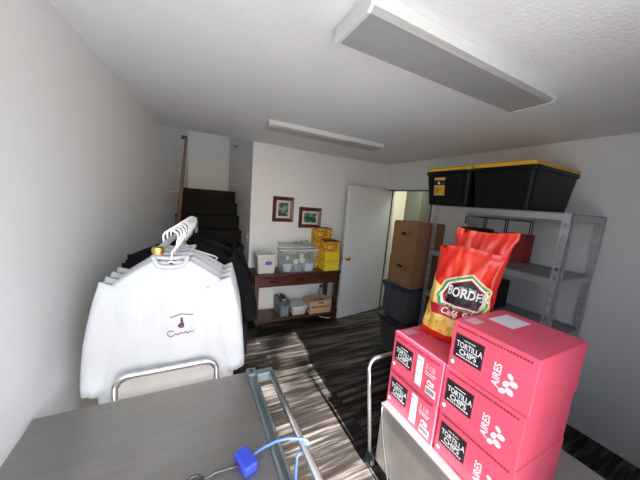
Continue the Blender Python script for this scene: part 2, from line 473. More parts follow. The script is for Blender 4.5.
# ---------------------------------------------------------------- console table
CX0, CX1, CY0, CY1 = .735, 1.955, 3.115, 3.478
ct = thing('console_table', 'dark walnut console table with drawers against the back wall', 'table', (0, 0, 0))
obj('tabletop', box(CX0 - .015, CX1 + .02, CY0 - .02, CY1, .742, .768, .004), 'wood', ct)
obj('apron', box(CX0 + .02, CX1 - .02, CY0 + .012, CY1 - .01, .595, .742), 'wood', ct)
obj('shelf', box(CX0 + .01, CX1 - .01, CY0 + .005, CY1 - .005, .112, .140, .003), 'wood', ct)
for k in range(3):
    w = (CX1 - CX0 - .16) / 3; x0 = CX0 + .075 + k * (w + .005)
    dr = obj('drawer', box(x0, x0 + w - .005, CY0 + .001, CY0 + .014, .615, .728, .004), 'wood', ct)
    obj('drawer_pull', tube(bmesh.new(), [(x0 + w / 2 - .05, CY0 + .002, .675), (x0 + w / 2 - .045, CY0 - .016, .670), (x0 + w / 2 + .045, CY0 - .016, .670), (x0 + w / 2 + .05, CY0 + .002, .675)], .008), 'ink', dr)
for x in (CX0, CX1 - .055):
    for y in (CY0, CY1 - .06):
        obj('leg', box(x, x + .055, y, y + .055, 0, .742, .003), 'wood', ct)

TT = .769
# tote shell builder
def shell(z0, z1, hx, hy, r, taper, th=.003, rim=.008):
    b = bmesh.new()
    outer = [rrect(hx - taper, hy - taper, r, z0), rrect(hx - taper * .9, hy - taper * .9, r, z0 + .006), rrect(hx, hy, r, z1 - .016), rrect(hx + rim, hy + rim, r + rim, z1 - .014), rrect(hx + rim, hy + rim, r + rim, z1)]
    inner = [rrect(hx - th, hy - th, r, z1), rrect(hx - taper - th, hy - taper - th, r, z0 + th)]
    return loft(b, outer + inner)
def lidmesh(z, hx, hy, r, h=.014, panel=.006):
    b = bmesh.new()
    return loft(b, [rrect(hx, hy, r, z - h), rrect(hx, hy, r, z - .002), rrect(hx - .004, hy - .004, r, z), rrect(hx - .022, hy - .022, r, z), rrect(hx - .028, hy - .028, r, z - panel)])
FACE = lambda y: (lambda u, v, n: (u, y - n, v))      # a face turned to -Y

# left frosted bin
t = thing('storage_bin', 'small frosted plastic bin with pale lid on the console end', 'storage bin', (.885, 3.25, TT), 0)
obj('tub', shell(0, .235, .125, .105, .02, .018), 'frost', t)
obj('lid', lidmesh(.252, .138, .118, .025, .018), 'frostlid', t)
b = bmesh.new(); plate(b, *disc_uv(.02, .14, .048, 20, .026), lambda u, v, n: (u, -.1015 - n, v), .0015)
plate(b, *rect_uv(-.03, .06, .118, .124), lambda u, v, n: (u, -.1025 - n, v), .0012)
obj('maker_mark', b, 'purple', t, label='violet oval mark')
fb = tag(obj('folded_linen', loft(bmesh.new(), [rrect(.098, .078, .02, z) for z in (.006, .06, .062, .12, .123, .17)]), 'shirtw2', None, loc=(.885, 3.25, TT)), 'pale folded cloth seen through the frosted small bin', 'cloth')

# big clear bin with flower pots
TX, TY = 1.335, 3.225
t = thing('storage_bin', 'large clear plastic bin holding white flowers on the console', 'storage bin', (TX, TY, TT))
obj('tub', shell(0, .315, .270, .095, .025, .03), 'clear', t)
obj('rim', loft(bmesh.new(), [rrect(.279, .104, .03, .300), rrect(.284, .109, .03, .304), rrect(.284, .109, .03, .316), rrect(.279, .104, .03, .3165), rrect(.268, .093, .03, .3165), rrect(.268, .093, .03, .302)], False, False), 'frost', t)

def leafy(bm, c, n, spread, hgt, size, rnd):
    for k in range(n):
        a = rnd.uniform(0, 2 * PI); rr = spread * rnd.uniform(.25, 1.); z = hgt * rnd.uniform(.1, 1.)
        p = Vector((c[0] + rr * math.cos(a), c[1] + rr * math.sin(a) * .7, c[2] + z))
        dv = Vector((math.cos(a), math.sin(a), rnd.uniform(-.2, .8))).normalized()
        sv = dv.cross(Vector((rnd.uniform(-1, 1), rnd.uniform(-1, 1), 1))).normalized()
        s = size * rnd.uniform(.7, 1.2); nn = dv.cross(sv) * .12 * s
        v = [bm.verts.new(q) for q in (p, p + dv * s * .5 + sv * s * .28 + nn, p + dv * s, p + dv * s * .5 - sv * s * .28 + nn)]
        bm.faces.new((v[0], v[1], v[2])); bm.faces.new((v[0], v[2], v[3]))

def flower_pot(x, y, potmat, label, heads, r=.05, h=.10, square=False):
    t = thing('flower_pot', label, 'flower pot', (x, y, TT + .006), 0, 'flower pots inside the clear bin')
    if square: obj('pot', loft(bmesh.new(), [rrect(r * .85, r * .8, .008, 0), rrect(r, r * .9, .008, h), rrect(r * .9, r * .8, .008, h), rrect(r * .8, r * .7, .008, h - .012)]), potmat, t)
    else: obj('pot', lathe(bmesh.new(), [(r * .7, 0), (r * .95, h * .6), (r, h), (r * .9, h), (r * .85, h - .012)]), potmat, t, smooth=False)
    rnd = random.Random(int(x * 1000))
    b = bmesh.new(); leafy(b, (0, 0, h - .01), 170, r * 1.35, .12, .06, rnd)
    for v in b.verts: v.co.x = max(-.060, min(.060, v.co.x)); v.co.y = max(-.060, min(.060, v.co.y))
    obj('foliage', b, 'green', t)
    for hx, hz, hr in heads:
        hr *= 1.3
        b = bmesh.new()
        for lay, (pr_, zz, n) in enumerate(((1., 0, 9), (.65, .008, 7), (.35, .014, 5))):
            for k in range(n):
                a = 2 * PI * k / n + lay * .4
                c = Vector((hx + hr * pr_ * .6 * math.cos(a), -r * .75 - zz, h + hz + hr * pr_ * .6 * math.sin(a)))
                bmesh.ops.create_icosphere(b, subdivisions=1, radius=hr * .36, matrix=Matrix.Translation(c) @ Matrix.Diagonal((1, .45, 1, 1)))
        obj('blossom', b, 'petal', t, smooth=True)
    return t
flower_pot(TX - .146, TY + .0, 'potblue', 'pale pot with green foliage, leftmost inside the clear bin', [(-.02, .09, .024)], .062, .10)
flower_pot(TX + .005, TY, 'potgrey', 'slate pot with three white blossoms in middle of clear bin', [(-.045, .028, .036), (.02, .040, .03), (.036, .045, .040), (.03, .105, .026)], .066, .11)
flower_pot(TX + .155, TY, 'potblue', 'square pale blue pot with greenery, rightmost inside the clear bin', [], .062, .10, True)

# second hazy bin behind, with dried plant
BX_, BY_ = 1.365, 3.405
t = thing('storage_bin', 'hazy clear bin behind the flower bin, touching the wall', 'storage bin', (BX_, BY_, TT))
obj('tub', shell(0, .36, .258, .058, .02, .01), 'clear2', t)
t = thing('dried_plant', 'grey green dried plant poking above the rear bin', 'plant', (BX_ + .08, BY_, TT + .004))
obj('pot', lathe(bmesh.new(), [(.035, 0), (.044, .12), (.038, .12), (.036, .108)]), 'potgrey', t)
b = bmesh.new(); leafy(b, (0, 0, .13), 110, .10, .27, .05, random.Random(3))
for v in b.verts: v.co.y = max(-.044, min(.044, v.co.y))
obj('foliage', b, 'greydry', t)

# yellow snack cartons
def carton(x, y, z, w, dpt, hgt, label, front='snackfront', rz=0.):
    t = thing('snack_carton', label, 'carton', (x, y, z), rz, 'yellow snack cartons on the console')
    obj('carton_body', box(0, w, 0, dpt, 0, hgt - .004, .0015), front, t)
    obj('top_flap', box(.002, w - .002, .002, dpt - .002, hgt - .004, hgt), 'snacktop', t)
    return t
names = ['lowest of the rear column', 'second of the rear column', 'third of the rear column', 'topmost of the rear column']
for k in range(4):
    carton(1.632 + (.0 if k < 3 else -.005), 3.325, TT + k * .1475, .27, .148, .147, 'yellow and brown snack carton, ' + names[k], 'snack')
nm2 = ['bright yellow snack carton, lowest of the front column beside the door', 'bright yellow snack carton, middle of the front column', 'patterned yellow snack carton, topmost of the front column']
for k in range(3):
    carton(1.70 + (.01 if k < 2 else 0), 3.13, TT + k * .1425, .235, .185, .142, nm2[k], 'snackfront' if k < 2 else 'snack')

# ---------------------------------------------------------------- things on the console's lower shelf
SZ = .1405
t = thing('tool_case', 'dark slate carrying case with handle on the lower shelf', 'case', (1.165, 3.15, SZ), .0)
obj('case_body', loft(bmesh.new(), [rrect(.066, .135, .012, z, cx=.0, cy=.14) for z in (0, .02)] + [rrect(.075, .145, .012, .21, cx=0, cy=.145), rrect(.07, .138, .012, .225, cx=0, cy=.145)]), 'case', t)
obj('front_panel', box(-.05, .05, -.004, -.0005, .02, .17, .001), 'casefront', t, label='lighter grey front panel')
obj('clasp', box(-.02, .02, -.014, -.004, .15, .195, .003), 'case', t)
obj('handle', tube(bmesh.new(), [(0, .06, .222), (0, .07, .262), (0, .20, .262), (0, .21, .222)], .009), 'black', t)
for y in (.05, .22): obj('latch', box(-.03, .03, y - .01, y + .01, .225, .24, .002), 'galv', t)
t = thing('storage_box', 'low white plastic box with pale lid, between case and crate', 'box', (1.385, 3.26, SZ))
obj('tub', shell(0, .115, .112, .115, .02, .02), 'frost', t)
obj('lid', lidmesh(.133, .124, .127, .025, .018), 'frostlid', t)
t = thing('wooden_crate', 'pale pine crate with slatted sides on the lower shelf', 'crate', (1.53, 3.125, SZ), .0)
W_, D_ = .34, .25
for zz, h in ((0.004, .085), (.105, .085)):
    obj('slat', box(0, W_, 0, .012, zz, zz + h, .002), 'crate', t)
    obj('slat', box(0, W_, D_ - .012, D_, zz, zz + h, .002), 'crate', t)
    obj('slat', box(0, .012, .012, D_ - .012, zz, zz + h, .002), 'crate', t)
    obj('slat', box(W_ - .012, W_, .012, D_ - .012, zz, zz + h, .002), 'crate', t)
obj('base_board', box(.012, W_ - .012, .012, D_ - .012, 0, .01), 'crate', t)
for x in (.012, W_ - .034):
    for y in (.012, D_ - .034): obj('corner_post', box(x, x + .022, y, y + .022, .01, .19), 'crate', t)
obj('hand_slot', box(W_ / 2 - .045, W_ / 2 + .045, -.0012, 0, .15, .168), 'hole', t)
b = bmesh.new(); rnd = random.Random(11)
for k in range(16):
    c = (rnd.uniform(.07, .27), rnd.uniform(.06, .19), rnd.uniform(.05, .13))
    bmesh.ops.create_icosphere(b, subdivisions=2, radius=rnd.uniform(.022, .032), matrix=Matrix.Translation(c) @ Matrix.Diagonal((1, 1, .8, 1)))
o = tag(obj('pine_cones', b, 'wood', None, smooth=True, loc=(1.53, 3.125, SZ)), 'dark brown loose contents filling the pine crate', 'filling'); o['kind'] = 'stuff'
t = thing('glass_jar', 'bluish glass jar behind the pine crate on lower shelf', 'jar', (1.85, 3.43, SZ))
obj('jar_body', lathe(bmesh.new(), [(.036, 0), (.04, .01), (.04, .24), (.03, .27), (.03, .28)]), 'jar', t, smooth=True)
obj('jar_lid', lathe(bmesh.new(), [(.033, .281), (.033, .305), (.03, .308)]), 'case', t)
t = obj('white_cable', tube(bmesh.new(), [(1.78 + .25 * k / 14, 3.30 - .10 * math.sin(PI * k / 14), .006) for k in range(15)], .005, 6), 'hanger', None, smooth=True)
tag(t, 'white cable lying on the floor beneath the console by the door', 'cable')

# ---------------------------------------------------------------- totes and banker boxes by the doorway
def grey_tote(z, label, far):
    t = thing('storage_tote', label, 'storage tote', (2.38, 2.16, z), 0, 'grey storage totes with navy lids')
    b = loft(bmesh.new(), [rrect(.215, .165, .035, 0), rrect(.222, .172, .035, .01), rrect(.25, .20, .035, .36), rrect(.262, .212, .04, .362), rrect(.262, .212, .04, .39)])
    obj('tub', b, 'totegrey', t)
    for y in (-.07, .07):
        obj('rib', loft(bmesh.new(), [[(-.218, y - .028, .03), (-.224, y - .028, .03), (-.224, y + .028, .03), (-.218, y + .028, .03)], [(-.244, y - .028, .345), (-.252, y - .028, .345), (-.252, y + .028, .345), (-.244, y + .028, .345)]]), 'totegrey', t)
    obj('lid', loft(bmesh.new(), [rrect(.274, .224, .045, .391), rrect(.276, .226, .045, .425), rrect(.262, .212, .04, .432), rrect(.235, .185, .035, .432), rrect(.230, .18, .035, .424)]), 'toteblue', t)
    obj('latch', box(-.286, -.2765, -.045, .045, .37, .418, .003), 'toteblue', t)
    return t
grey_tote(0, 'grey plastic tote with navy lid standing on the floor', 0)
grey_tote(.4335, 'grey plastic tote with navy lid stacked beneath cardboard boxes', 1)

def banker(z, h, label, dy=0., dx=0.):
    t = thing('cardboard_box', label, 'cardboard box', (2.145 + dx, 1.955 + dy, z), 0, 'brown cardboard boxes stacked on the totes')
    D, W = .365, .42
    obj('carton_body', box(0, W, 0, D, 0, h - .012, .003), 'card', t)
    obj('lid_flap', box(.008, W - .008, .008, D / 2 - .001, h - .012, h), 'card', t)
    obj('lid_flap', box(.008, W - .008, D / 2 + .001, D - .008, h - .012, h), 'card', t)
    fx = lambda u, v, n: (-n, D - u, v)
    obj('hand_hole', plate(bmesh.new(), *rect_uv(D / 2 - .05, D / 2 + .03, h * .60, h * .60 + .034), fx, .0008), 'hole', t, label='dark oval hand hole')
    b = bmesh.new()
    for k in range(3): plate(b, *rect_uv(D * .60, D * (.85 - .04 * k), h * .68 - .022 * k, h * .68 - .022 * k + .007), fx, .0008)
    obj('printed_lines', b, 'carddark', t)
    return t
banker(.866, .345, 'brown cardboard box with hand hole, resting on the upper tote')
banker(1.2125, .385, 'brown cardboard box with hand hole, topmost of the stack', .006, .014)

# ---------------------------------------------------------------- steel shelving unit
RX0, RX1, RY0, RY1 = 2.30, 2.88, .80, 1.905
rk = thing('shelving_unit', 'grey steel shelving unit with slotted posts by the right wall', 'shelving', (0, 0, 0))
POST_T = 1.80
def post(x, y, sx, sy):
    b = bmesh.new()
    def strip(axis):
        # slotted angle: two edge strips and the bridges between slots
        w, th = .050, .003
        n = 24
        for e0, e1 in ((0, .015), (.035, w)):
            if axis == 'y': bx(b, x, x + sx * th, y + sy * e0, y + sy * e1, 0, POST_T)
            else: bx(b, x + sx * e0, x + sx * e1, y, y + sy * th, 0, POST_T)
        for k in range(n):
            z = k * POST_T / n
            if axis == 'y': bx(b, x, x + sx * th, y + sy * .015, y + sy * .035, z, z + .040)
            else: bx(b, x + sx * .015, x + sx * .035, y, y + sy * th, z, z + .040)
    strip('y'); strip('x')
    return obj('post', b, 'galv', rk)
for x, sx in ((RX0, 1), (RX1, -1)):
    for y, sy in ((RY1, -1), (RY0, 1)): post(x, y, sx, sy)
LV = [.42, .88, 1.33, POST_T]
for z in LV:
    sh = obj('shelf', box(RX0 + .006, RX1 - .006, RY0 + .006, RY1 - .006, z - .012, z - .001), 'rackgrey', rk)
    b = bmesh.new()
    for x in (RX0 + .004, RX1 - .016): bx(b, x, x + .012, RY0 + .004, RY1 - .004, z - .055, z - .012)
    for y in (RY0 + .004, RY1 - .016): bx(b, RX0 + .016, RX1 - .016, y, y + .012, z - .055, z - .012)
    obj('beam', b, 'galv', sh)

def black_tote(x, y, z, label, sticker=True):
    t = thing('storage_tote', label, 'storage tote', (x, y, z), 0, 'black storage totes with yellow lids')
    hx, hy = .36, .25
    b = loft(bmesh.new(), [rrect(hx - .055, hy - .04, .03, 0), rrect(hx - .05, hy - .036, .03, .008), rrect(hx - .012, hy - .012, .03, .30), rrect(hx, hy, .035, .305), rrect(hx, hy, .035, .335)])
    obj('tub', b, 'black', t)
    for yy in (-.16, .16):
        obj('rib', loft(bmesh.new(), [[(-hx + .05, yy - .02, .02), (-hx + .04, yy - .02, .02), (-hx + .04, yy + .02, .02), (-hx + .05, yy + .02, .02)], [(-hx + .012, yy - .02, .295), (-hx + .002, yy - .02, .295), (-hx + .002, yy + .02, .295), (-hx + .012, yy + .02, .295)]]), 'black', t)
    obj('lid', loft(bmesh.new(), [rrect(hx + .010, hy - .004, .04, .336), rrect(hx + .012, hy - .002, .04, .360), rrect(hx, hy - .012, .04, .368), rrect(hx - .04, hy - .05, .03, .368), rrect(hx - .045, hy - .055, .03, .358)]), 'yellow', t, label='yellow lid')
    if sticker:
        # a sticker lying on the sloping end face
        def fx(u, v, n):
            k = (v - .008) / .292
            return (-(hx - .05) - .038 * k - .0015 - n, hy - u, v)
        s = obj('sticker', plate(bmesh.new(), *rect_uv(.11, .235, .10, .275), fx, .0005), 'dust', t, label='yellow and black product sticker')
        obj('sticker_print', plate(bmesh.new(), *rect_uv(.11, .235, .105, .19), fx, .0010), 'yellow', s)
        obj('sticker_print', plate(bmesh.new(), *rect_uv(.11, .235, .20, .248), fx, .0010), 'ink', s)
        obj('sticker_print', plate(bmesh.new(), *rect_uv(.11, .235, .252, .275), fx, .0010), 'yellow', s)
        obj('sticker_icon', plate(bmesh.new(), *disc_uv(.165, .222, .014, 14), fx, .0015), 'white', s)
        obj('sticker_icon', plate(bmesh.new(), *rect_uv(.195, .222, .208, .238), fx, .0015), 'redcard', s)
        b = bmesh.new()
        for k in range(4): plate(b, *rect_uv(.12, .12 + .03 + .02 * (k % 3), .118 + .017 * k, .124 + .017 * k), fx, .0014)
        obj('sticker_lines', b, 'ink', s)
    return t
black_tote(2.60, 1.785, POST_T + .0005, 'black tote with yellow lid and sticker atop the shelving, nearest the doorway')
black_tote(2.60, 1.28, POST_T + .0005, 'black tote with yellow lid atop the shelving, cut by the right edge', False)
# things inside the shelving
black_tote(2.59, 1.47, .4205, 'black tote with yellow lid low inside the shelving unit', False).rotation_euler.z = PI / 2
def small_carton(name, x, y, z, w, dd, h, mat, label):
    t = thing(name, label, 'carton', (x, y, z))
    obj('carton_body', box(0, w, 0, dd, 0, h - .003, .001), mat, t)
    obj('lid_flap', box(0, w, 0, dd / 2 - .001, h - .003, h), mat, t)
    obj('lid_flap', box(0, w, dd / 2 + .001, dd, h - .003, h), mat, t)
    return t
small_carton('carton', 2.42, 1.46, 1.3305, .30, .24, .145, 'tan', 'tan carton on the shelf beneath the black totes')
small_carton('carton', 2.44, 1.50, 1.476, .25, .20, .13, 'hole', 'dark carton stacked on the tan carton in the shelving')
small_carton('carton', 2.66, 1.765, 1.3305, .17, .10, .30, 'dust', 'pale upright carton at the far end of the shelving')
small_carton('carton', 2.70, 1.22, 1.3305, .14, .20, .26, 'redcard', 'red carton on the shelf behind the crisp bags')
t = thing('plastic_jug', 'white plastic jug on the middle shelf behind the bag', 'jug', (2.40, 1.72, .8805))
obj('jug_body', loft(bmesh.new(), [rrect(.06, .06, .02, z) for z in (0, .005)] + [rrect(.07, .07, .025, .01), rrect(.07, .07, .025, .22), rrect(.03, .03, .02, .28), rrect(.024, .024, .02, .30)]), 'frostlid', t)
obj('cap', lathe(bmesh.new(), [(.026, .301), (.026, .325), (.022, .328)]), 'redcard', t)
obj('handle', tube(bmesh.new(), [(-.07, 0, .19), (-.10, 0, .18), (-.10, 0, .10), (-.07, 0, .08)], .010), 'frostlid', t)
small_carton('carton', 2.38, 1.30, .8805, .36, .32, .26, 'hole', 'dark carton beside the white jug on the middle shelf')
nb = thing('wall_shelf', 'thin dark wire shelf on the right wall behind the shelving', 'shelf', (XR, 1.3, 1.56))
b = bmesh.new()
for z in (0, .15):
    for x in (-.045, -.004): tube(b, [(x, 0, z), (x, .66, z)], .005, 6)
for y in (0, .22, .44, .66):
    tube(b, [(-.045, y, 0), (-.045, y, .15)], .005, 6); tube(b, [(-.045, y, .0), (-.004, y, 0)], .005, 6); tube(b, [(-.004, y, 0), (-.004, y, .15)], .005, 6)
obj('wire_frame', b, 'ink', nb)

nt_ = thing('wall_notice', 'pale and green notice pinned up in the room beyond the doorway', 'notice', (4.62, 3.619, 1.55))
obj('sheet', box(-.06, .06, -.004, -.001, 0, .26), 'green', nt_)
obj('header', box(-.05, .05, -.0055, -.004, .15, .25), 'white', nt_)

# ---------------------------------------------------------------- right: steel cart with cartons
KZ = .525; KX0, KX1, KY0, KY1 = 1.088, 1.80, .02, 1.085
kc = thing('steel_cart', 'stainless steel cabinet cart under the red cartons', 'cart', (0, 0, 0))
obj('cabinet', box(KX0, KX1, KY0, KY1, .11, KZ - .018, .004), 'steelside', kc)
obj('cart_top', box(KX0 - .006, KX1 + .006, KY0 - .006, KY1 + .006, KZ - .018, KZ, .005), 'steelside', kc)
b = bmesh.new()
rr = .07; yh = KY1 + .045; zt = .755; xa, xb = KX0 - .008, KX1 - .05
pts = [(xa, yh, .10), (xa, yh, zt - rr)] + arc((xa + rr, yh, zt - rr), rr, PI, PI / 2, 8)[1:] + arc((xb - rr, yh, zt - rr), rr, PI / 2, 0, 8) + [(xb, yh, .10)]
pts = [Vector(p) + Vector((-.036 * (1 if p[0] < (xa + xb) / 2 else -1), .075, 0)) * ((p[2] - .10) / (zt - .10)) for p in pts]
tube(b, pts, .0125, 12)
obj('push_handle', b, 'chrome', kc, smooth=True, label='bright tubular handle')
for x in (xa, xb):
    obj('handle_bracket', box(x - .016, x + .016, KY1 - .002, yh + .016, .10, .135, .003), 'black', kc)
for x in (KX0 + .05, KX1 - .07):
    for y in (KY0 + .06, KY1 - .055):
        cst = obj('caster', tube(bmesh.new(), [(x - .014, y, .046), (x + .014, y, .046)], .046, 18), 'rubber', kc)
        obj('caster_fork', box(x - .022, x + .022, y - .02, y + .02, .085, .112, .003), 'galv', cst)
obj('corner_bumper', box(KX0 - .020, KX0 + .012, KY1 + .010, yh + .03, .05, .098, .006), 'rubber', kc)
cb = obj('power_cable', tube(bmesh.new(), [(KX0 - .011, KY1 - .012, KZ - .01), (KX0 - .014, KY1 - .022, .46), (KX0 - .012, KY1 - .035, .40), (KX0 - .011, KY1 - .05, .33), (KX0 - .012, KY1 - .09, .22), (KX0 - .012, KY1 - .14, .10), (KX0 - .012, KY1 - .17, .008)], .0045, 8), 'wire', None, smooth=True)
tag(cb, 'thin grey cable hanging down the steel cart side', 'cable')

# red cartons: face turned to -X, reading from far to near
BL, BW, BH = .345, .40, .237
FK = BL / .372; FV = BH / .2245
FXF = lambda u, v, n: (-n, -u * FK, v * FV)
def txt(parent, name, body, u, v, size, mat, off=.002, sx=1., shear=0., bold=0., rot=0., sp=1.):
    vs, fs = text_polys(body, size, shear, bold, sx, 'LEFT', sp)
    c, s = math.cos(rot), math.sin(rot)
    b = bmesh.new()
    poly_to_bm(b, vs, fs, lambda a, e: FXF(u + a * c - e * s, v + a * s + e * c, off))
    return obj(name, b, mat, parent)
def red_carton(label, loc, rz=0., emblem=False):
    t = thing('tortilla_chip_carton', label, 'carton', loc, rz, 'red tortilla chip cartons on the steel cart')
    b = box(0, BW, -BL, 0, 0, BH - .003, .003)
    obj('carton_body', b, 'pinkbox', t)
    obj('top_flap', box(.001, BW / 2 - .001, -BL + .001, -.001, BH - .003, BH), 'pinkbox', t)
    obj('top_flap', box(BW / 2 + .001, BW - .001, -BL + .001, -.001, BH - .003, BH), 'pinkbox', t)
    obj('shipping_label', box(BW * .45, BW * .85, -.16, -.05, BH, BH + .0006), 'white', t, label='white label on the carton top')
    obj('shipping_label', box(BW * .1, BW * .3, -.07, -.02, BH, BH + .0006), 'pinkpale', t)
    p = obj('brand_panel', plate(bmesh.new(), *rect_uv(.020, .165, .062, .172), FXF, .0010), 'ink', t, label='black panel with white lettering')
    b = bmesh.new()
    o4 = rect_uv(.0235, .1615, .0655, .1685)[0]; i4 = rect_uv(.0247, .1603, .0668, .1672)[0]
    o4 = [b.verts.new(FXF(u, v, .0014)) for u, v in o4]; i4 = [b.verts.new(FXF(u, v, .0014)) for u, v in i4]
    for k in range(4): b.faces.new((o4[k], o4[(k + 1) % 4], i4[(k + 1) % 4], i4[k]))
    obj('panel_border', b, 'pinkline', p)
    txt(p, 'lettering', 'TORTILLA', .031, .116, .036, 'white', .0018, .80, bold=.0006)
    txt(p, 'lettering', 'CHIPS', .050, .085, .036, 'white', .0018, .92, bold=.0006)
    b = bmesh.new()
    for k in range(9): plate(b, *rect_uv(.036 + k * .013, .045 + k * .013, .073, .078), FXF, .0016)
    obj('small_print', b, 'white', p); b = bmesh.new()
    plate(b, *rect_uv(.066, .088, .1515, .1545), FXF, .0016); plate(b, *disc_uv(.095, .153, .004, 5), FXF, .0016); plate(b, *rect_uv(.102, .124, .1515, .1545), FXF, .0016)
    obj('small_print', b, 'white', p)
    b = bmesh.new()
    for k in range(26):
        if k in (8, 17): plate(b, *disc_uv(.020 + k * .0128 + .004, .203, .0045, 4), FXF, .0010)
        else: plate(b, *rect_uv(.020 + k * .0128, .020 + k * .0128 + .0095, .199, .207), FXF, .0010)
    obj('band_print', b, 'pinkline', t)
    r = obj('round_mark', plate(bmesh.new(), *disc_uv(.024, .032, .0135, 20), FXF, .0009), 'ink', t)
    obj('round_mark_centre', plate(bmesh.new(), *disc_uv(.024, .032, .0108, 20), FXF, .0014), 'white', r)
    if emblem:
        for a, e, w, q in ((.262, .040, .015, .5), (.290, .052, .017, -.4), (.272, .074, .015, .9), (.300, .088, .016, .1), (.284, .110, .013, -.6)):
            vs, fs = disc_uv(0, 0, w, 14, w * .72)
            ca, sa = math.cos(q), math.sin(q)
            obj('petal', plate(bmesh.new(), [(a + p * ca - g * sa, e + p * sa + g * ca) for p, g in vs], fs, FXF, .0012), 'white', t)
        txt(t, 'lettering', 'AIRES', .246, .040, .044, 'white', .0012, .9, bold=.0010, rot=PI / 2)
        return t
    n = obj('nutrition_label', plate(bmesh.new(), *rect_uv(.200, .243, .022, .180), FXF, .0010), 'white', t, label='tall white label')
    for v in (.085, .160): obj('label_rule', plate(bmesh.new(), *rect_uv(.202, .241, v, v + .0022), FXF, .0014), 'ink', n)
    txt(t, 'lettering', '2 LB', .262, .140, .036, 'pinkpale', .0012, 1.0, bold=.0008)
    for k in range(2): obj('small_print', plate(bmesh.new(), *rect_uv(.262, .335 - .01 * k, .122 - .012 * k, .127 - .012 * k), FXF, .0010), 'pinkpale', t)
    r = obj('kosher_mark', plate(bmesh.new(), *disc_uv(.298, .076, .014, 18), FXF, .0010), 'white', t)
    obj('mark_ring', plate(bmesh.new(), *disc_uv(.298, .076, .008, 14), FXF, .0014), 'pinkbox', r)
    obj('mark_bar', plate(bmesh.new(), *rect_uv(.312, .326, .066, .086), FXF, .0010), 'white', r)
    bc = obj('barcode_label', plate(bmesh.new(), *rect_uv(.280, .345, .018, .054), FXF, .0010), 'white', t)
    b = bmesh.new()
    for k in range(14): plate(b, *rect_uv(.285 + k * .004, .2866 + k * .004 + .001 * (k % 2), .026, .050), FXF, .0014)
    obj('barcode', b, 'wire', bc)
    return t
SXX, SYY = 1.130, 1.095
c1 = red_carton('red tortilla chip carton, lower of the two at far end of cart', (SXX, SYY, KZ + .0005))
c2 = dup(c1, (SXX - .003, SYY - .004, KZ + .001 + BH), .0, 'red tortilla chip carton, upper of the far pair, under the crisp bag')
c3 = red_carton('red tortilla chip carton, lowest of the three nearest the camera', (SXX + .006, SYY - BL - .012, KZ + .0005), 0., True)
c4 = dup(c3, (SXX + .000, SYY - BL - .010, KZ + .001 + BH), .0, 'red tortilla chip carton, middle of the three nearest the camera')
c5 = dup(c3, (SXX + .004, SYY - BL - .014, KZ + .0015 + 2 * BH), .0, 'red tortilla chip carton, topmost of the three, beside the crisp bag')
